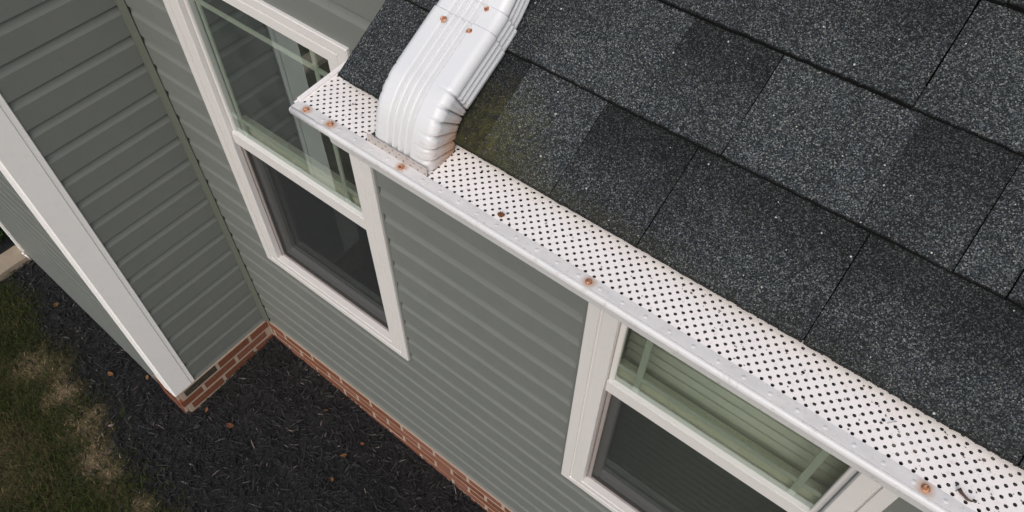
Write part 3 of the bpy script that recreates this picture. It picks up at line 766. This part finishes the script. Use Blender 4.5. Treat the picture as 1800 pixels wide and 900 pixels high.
# ------------------------------------------------------------------ litter on the guard
def twig(pts, r, label):
    bm = bmesh.new(); n = 7; prev = None
    for i, p in enumerate(pts):
        rr = r * (1 - .5 * i / len(pts)) * (1 + .3 * noise.noise((i * 3.1, r * 900, 0)))
        ringv = [bm.verts.new(Vector(p) + Vector((0, rr * math.cos(2 * math.pi * k / n), rr * math.sin(2 * math.pi * k / n))) + Vector((rr * .6 * math.cos(2 * math.pi * k / n), 0, 0))) for k in range(n)]
        if prev:
            for k in range(n): bm.faces.new((prev[k], prev[(k + 1) % n], ringv[(k + 1) % n], ringv[k]))
        else: bm.faces.new(ringv)
        prev = ringv
    bm.faces.new(prev[::-1]); bmesh.ops.recalc_face_normals(bm, faces=bm.faces)
    o = obj('twig', bm, M_BARK, None, True); tag(o, label, 'twig', 'litter on the gutter guard'); return o
zg = ZT + .0045
twig([(2.7095, -.5165, zg), (2.7125, -.5195, zg + .001), (2.716, -.5215, zg + .001), (2.720, -.5225, zg), (2.7245, -.5215, zg), (2.7275, -.5185, zg + .001)], .0017, 'curled grey brown twig near the rusty screw on the gutter guard')
twig([(2.627, -.492, zg), (2.631, -.487, zg + .0005), (2.634, -.4845, zg + .0005)], .0006, 'tiny bent stem on the gutter guard below the shingles')
def leaf(p, size, rot, tilt, label, cat='leaf', group=None, curl=.3, m=M_LEAFD, tone=.5, wide=.38):
    vs, fs, n = [], [], 9
    for i in range(n):
        t = i / (n - 1); w = wide * size * math.sin(math.pi * min(1, t * .95 + .03)) ** .8 * (1 + .18 * math.sin(i * 2.7))
        for k in (-1, -.5, 0, .5, 1):
            vs.append((size * (t - .5), w * k, size * curl * (abs(k) ** 1.5 * .35 + (t - .5) ** 2 * .8) + .0006 * k))
    for i in range(n - 1):
        for k in range(4): a = i * 5 + k; fs.append((a, a + 5, a + 6, a + 1))
    o = pyobj('fallen_leaf', vs, fs, m, None, True); o.location = p; o.rotation_euler = (tilt, tilt * .6, rot)
    md = o.modifiers.new('thick', 'SOLIDIFY'); md.thickness = .0006
    set_tone(o, [tone + rnd.uniform(-.15, .15) for _ in vs]); tag(o, label, cat, group); return o
leaf((2.1265, -.5187, ZT + .0045), .009, .7, .5, 'small brown leaf scrap on the gutter guard right of the downspout', tone=.25)

def grit():
    vs, fs, tn = [], [], []
    for _ in range(260):
        x = rnd.uniform(GX0 + .02, 2.9); y = -.5265 + .062 * rnd.random() ** 1.0
        if PX0 - .005 < x < PX1 + .004: continue
        r = rnd.uniform(.0003, .0011) * (1 if rnd.random() < .85 else 1.8); z = ZT + .0008 + sag(x) + .0042 * (y + .5275) / .068 + r * .4; n0 = len(vs); el = rnd.uniform(.5, 2.2); an = rnd.uniform(0, 3.1)
        c, s_ = math.cos(an), math.sin(an)
        for q in ((el, 0, 0), (0, 1, 0), (-el, 0, 0), (0, -1, 0), (0, 0, .8), (0, 0, -.6)):
            a, b_ = q[0] * r * rnd.uniform(.7, 1.2), q[1] * r * rnd.uniform(.7, 1.2); vs.append((x + a * c - b_ * s_, y + a * s_ + b_ * c, z + q[2] * r))
        for i in range(4): j = (i + 1) % 4; fs.append((n0 + i, n0 + j, n0 + 4)); fs.append((n0 + j, n0 + i, n0 + 5))
        tn += [rnd.random()] * 6
    o = pyobj('grit', vs, fs, M_GRIT); set_tone(o, tn); tag(o, 'fine grit and specks lying on the gutter guard', 'grit', kind='stuff')
M_GRIT = var_mat('roof_grit', [(0, (.03, .028, .025)), (.6, (.10, .08, .06)), (1, (.28, .25, .22))])
grit()

# ------------------------------------------------------------------ mulch, grass, straw, leaves
def chips(name, n, place, size, m, tones, flat=.25, zoff=0.0):
    vs, fs, tn = [], [], []
    for _ in range(n):
        p = place()
        if p is None: continue
        x, y = p; l, w = size(); an = rnd.uniform(0, math.pi); ti = rnd.gauss(0, flat); ro = rnd.gauss(0, .5)
        d = Vector((math.cos(an) * math.cos(ti), math.sin(an) * math.cos(ti), math.sin(ti))); sd = Vector((-math.sin(an), math.cos(an), math.sin(ro))).normalized(); up_ = d.cross(sd)
        c = Vector((x, y, gh(x, y) + zoff + rnd.uniform(-.006, .010))); n0 = len(vs); tone = tones()
        h = w * .35; bend = rnd.uniform(-.07, .07) * l
        for a, ww in ((-.5, .35), (-.15, 1), (.25, .9), (.5, .3)):
            q = c + d * (l * a) + sd * bend * (1 - 4 * a * a)
            vs += [q - sd * (w * ww * .5), q + up_ * h * ww, q + sd * (w * ww * .5)]; tn += [tone] * 3
        for i in range(3):
            b = n0 + 3 * i; fs += [(b, b + 3, b + 4, b + 1), (b + 1, b + 4, b + 5, b + 2)]
    o = pyobj(name, vs, fs, m); set_tone(o, tn); return o
def in_bed():
    x, y = rnd.uniform(-1.66, 2.2), rnd.uniform(-1.5, -.012)
    if x < .01 and y > -.62 + math.tan(SA) * max(0, -x): return None
    d = lawn_edge(x) - y
    if d > rnd.gauss(0, .085): return None
    return x, y
mu = chips('mulch', 30000, in_bed, lambda: (min(.09, rnd.lognormvariate(-3.75, .6)), rnd.uniform(.0025, .008)) if rnd.random() > .03 else (rnd.uniform(.025, .05), rnd.uniform(.010, .018)), M_MULCH, lambda: min(1, max(0, rnd.betavariate(1.6, 1.9) * .93) if rnd.random() > .02 else rnd.uniform(.93, 1)), .22)
tag(mu, 'black shredded bark mulch covering the bed along the brick footing', 'mulch', kind='stuff')
def lawn_tone(x, y):
    d = lawn_edge(x) - y
    return min(1, max(0, rnd.betavariate(1.7, 1.9) + (.12 if d > .3 else -.12) + .3 * noise.noise((x * 5, y * 5, 8))))
def blades(name, n, place, hfun, m, tones, lean):
    vs, fs, tn = [], [], []
    for _ in range(n):
        p = place()
        if p is None: continue
        x, y = p; h = hfun(); an = rnd.uniform(0, 2 * math.pi); ln = lean(); w = rnd.uniform(.0009, .0022)
        b = Vector((x, y, gh(x, y) - .006)); d = Vector((math.cos(an), math.sin(an), 0)); sd = Vector((-d.y, d.x, 0)); n0 = len(vs); t = tones(x, y)
        tip = b + d * h * math.sin(ln) + Vector((0, 0, h * math.cos(ln) + .006)); midp = b + d * h * math.sin(ln * .55) * .55 + Vector((0, 0, h * .6 * math.cos(ln * .6) + .004))
        vs += [b - sd * w, b + sd * w, midp + sd * w * .8, midp - sd * w * .8, tip]; tn += [t] * 5
        fs += [(n0, n0 + 1, n0 + 2, n0 + 3), (n0 + 3, n0 + 2, n0 + 4)]
    o = pyobj(name, vs, fs, m); set_tone(o, tn); return o
def in_lawn():
    x, y = rnd.uniform(-1.66, 1.3), rnd.uniform(-1.85, -.68)
    if lawn_edge(x) - y < rnd.gauss(.0, .075): return None
    if zone(x, y)[1] > rnd.uniform(.35, 1.0): return None
    return x, y
gr = blades('grass', 42000, in_lawn, lambda: rnd.uniform(.014, .05), M_GRASS, lawn_tone, lambda: rnd.uniform(.5, 1.4))
tag(gr, 'short mossy green grass at the edge of the mulch bed', 'grass', kind='stuff')
def in_straw():
    x, y = rnd.uniform(-1.6, 1.2), rnd.uniform(-1.7, -.75)
    d = lawn_edge(x) - y
    if d < rnd.gauss(0, .03): return None
    if zone(x, y)[1] < rnd.uniform(.22, .85): return None
    return x, y
sw = blades('dry_grass', 20000, in_straw, lambda: rnd.uniform(.010, .036), M_STRAW, lambda x, y: rnd.betavariate(2, 3), lambda: rnd.uniform(1.15, 1.5))
tag(sw, 'flattened straw coloured dead grass between mulch and lawn', 'dry grass', kind='stuff')
LV = [(-.531, -.757, 'bright orange leaf on the mulch beside the green grass tuft', .75, .045), (-.349, -.640, 'tan orange leaf on the mulch close to the white post', .95, .036),
      (.078, -.560, 'orange leaf on the mulch just below the brick corner', .55, .032), (.251, -.540, 'dark red brown leaf flat on the open mulch', .05, .05),
      (.599, -.159, 'yellow tan leaf on the mulch nearest the long brick footing', .95, .034), (.860, -.280, 'wide brown leaf in the middle of the open mulch', .8, .045),
      (.908, -.410, 'small orange leaf lowest on the mulch', .6, .03), (.888, -.170, 'small rust leaf on the mulch near the lower brick footing', .3, .028),
      (-1.20, -.684, 'ochre leaf on the mulch beneath the far wall', .9, .045)]
for x, y, lb, tn_, sz in LV: leaf((x, y, gh(x, y) + .014), sz * .85, rnd.uniform(0, 6), rnd.uniform(-.4, .4), lb, 'leaf', 'fallen leaves on the mulch', tone=tn_, wide=.3)
# white marker stub by the path
st_ = empty('marker_stake', (-1.640, -.582, -.19)); tag(st_, 'short white stub standing at the end of the mulch by the far wall', 'stake')
bm = bmesh.new(); bmesh.ops.create_cone(bm, cap_ends=True, segments=14, radius1=.0065, radius2=.006, depth=.075, matrix=Matrix.Translation((-1.640, -.590, -.165)) @ Matrix.Rotation(.18, 4, 'X')); obj('post', bm, M_POST, st_, True)
bm = bmesh.new(); bmesh.ops.create_cone(bm, cap_ends=True, segments=14, radius1=.0078, radius2=.007, depth=.012, matrix=Matrix.Translation((-1.640, -.597, -.125)) @ Matrix.Rotation(.18, 4, 'X')); obj('cap', bm, M_POST, st_, True)
# low shrub beyond the path
sh = empty('shrub', (-2.0, -.53, -.2)); tag(sh, 'dark green leafy shrub beyond the sandy path', 'shrub')
vs, fs, tn = [], [], []
for _ in range(2600):
    u = Vector((rnd.gauss(0, 1), rnd.gauss(0, 1), rnd.gauss(0, 1))).normalized() * rnd.uniform(.55, 1)
    c = Vector((-2.0 + u.x * .20, -.53 + u.y * .25, -.02 + u.z * .2 + .06 * noise.noise(u * 2.5)))
    if c.z < -.19: continue
    d = Vector((rnd.gauss(0, 1), rnd.gauss(0, 1), rnd.gauss(.3, .6))).normalized(); sd = d.cross(Vector((rnd.random(), rnd.random(), rnd.random()))).normalized(); l = rnd.uniform(.018, .042); n0 = len(vs)
    vs += [c, c + d * l * .5 + sd * l * .28, c + d * l, c + d * l * .5 - sd * l * .28]; fs.append((n0, n0 + 1, n0 + 2, n0 + 3)); tn += [rnd.betavariate(1.5, 2.2)] * 4
so = pyobj('foliage', vs, fs, M_SHRUB, sh); set_tone(so, tn)
bm = bmesh.new()
for k in range(6):
    a = k * 1.05; bmesh.ops.create_cone(bm, segments=6, radius1=.008, radius2=.003, depth=.28, matrix=Matrix.Translation((-2.0 + .07 * math.cos(a), -.53 + .07 * math.sin(a), -.08)) @ Matrix.Rotation(.5 * math.sin(a), 4, 'X') @ Matrix.Rotation(-.5 * math.cos(a), 4, 'Y'))
obj('stem', bm, M_BARK, sh)
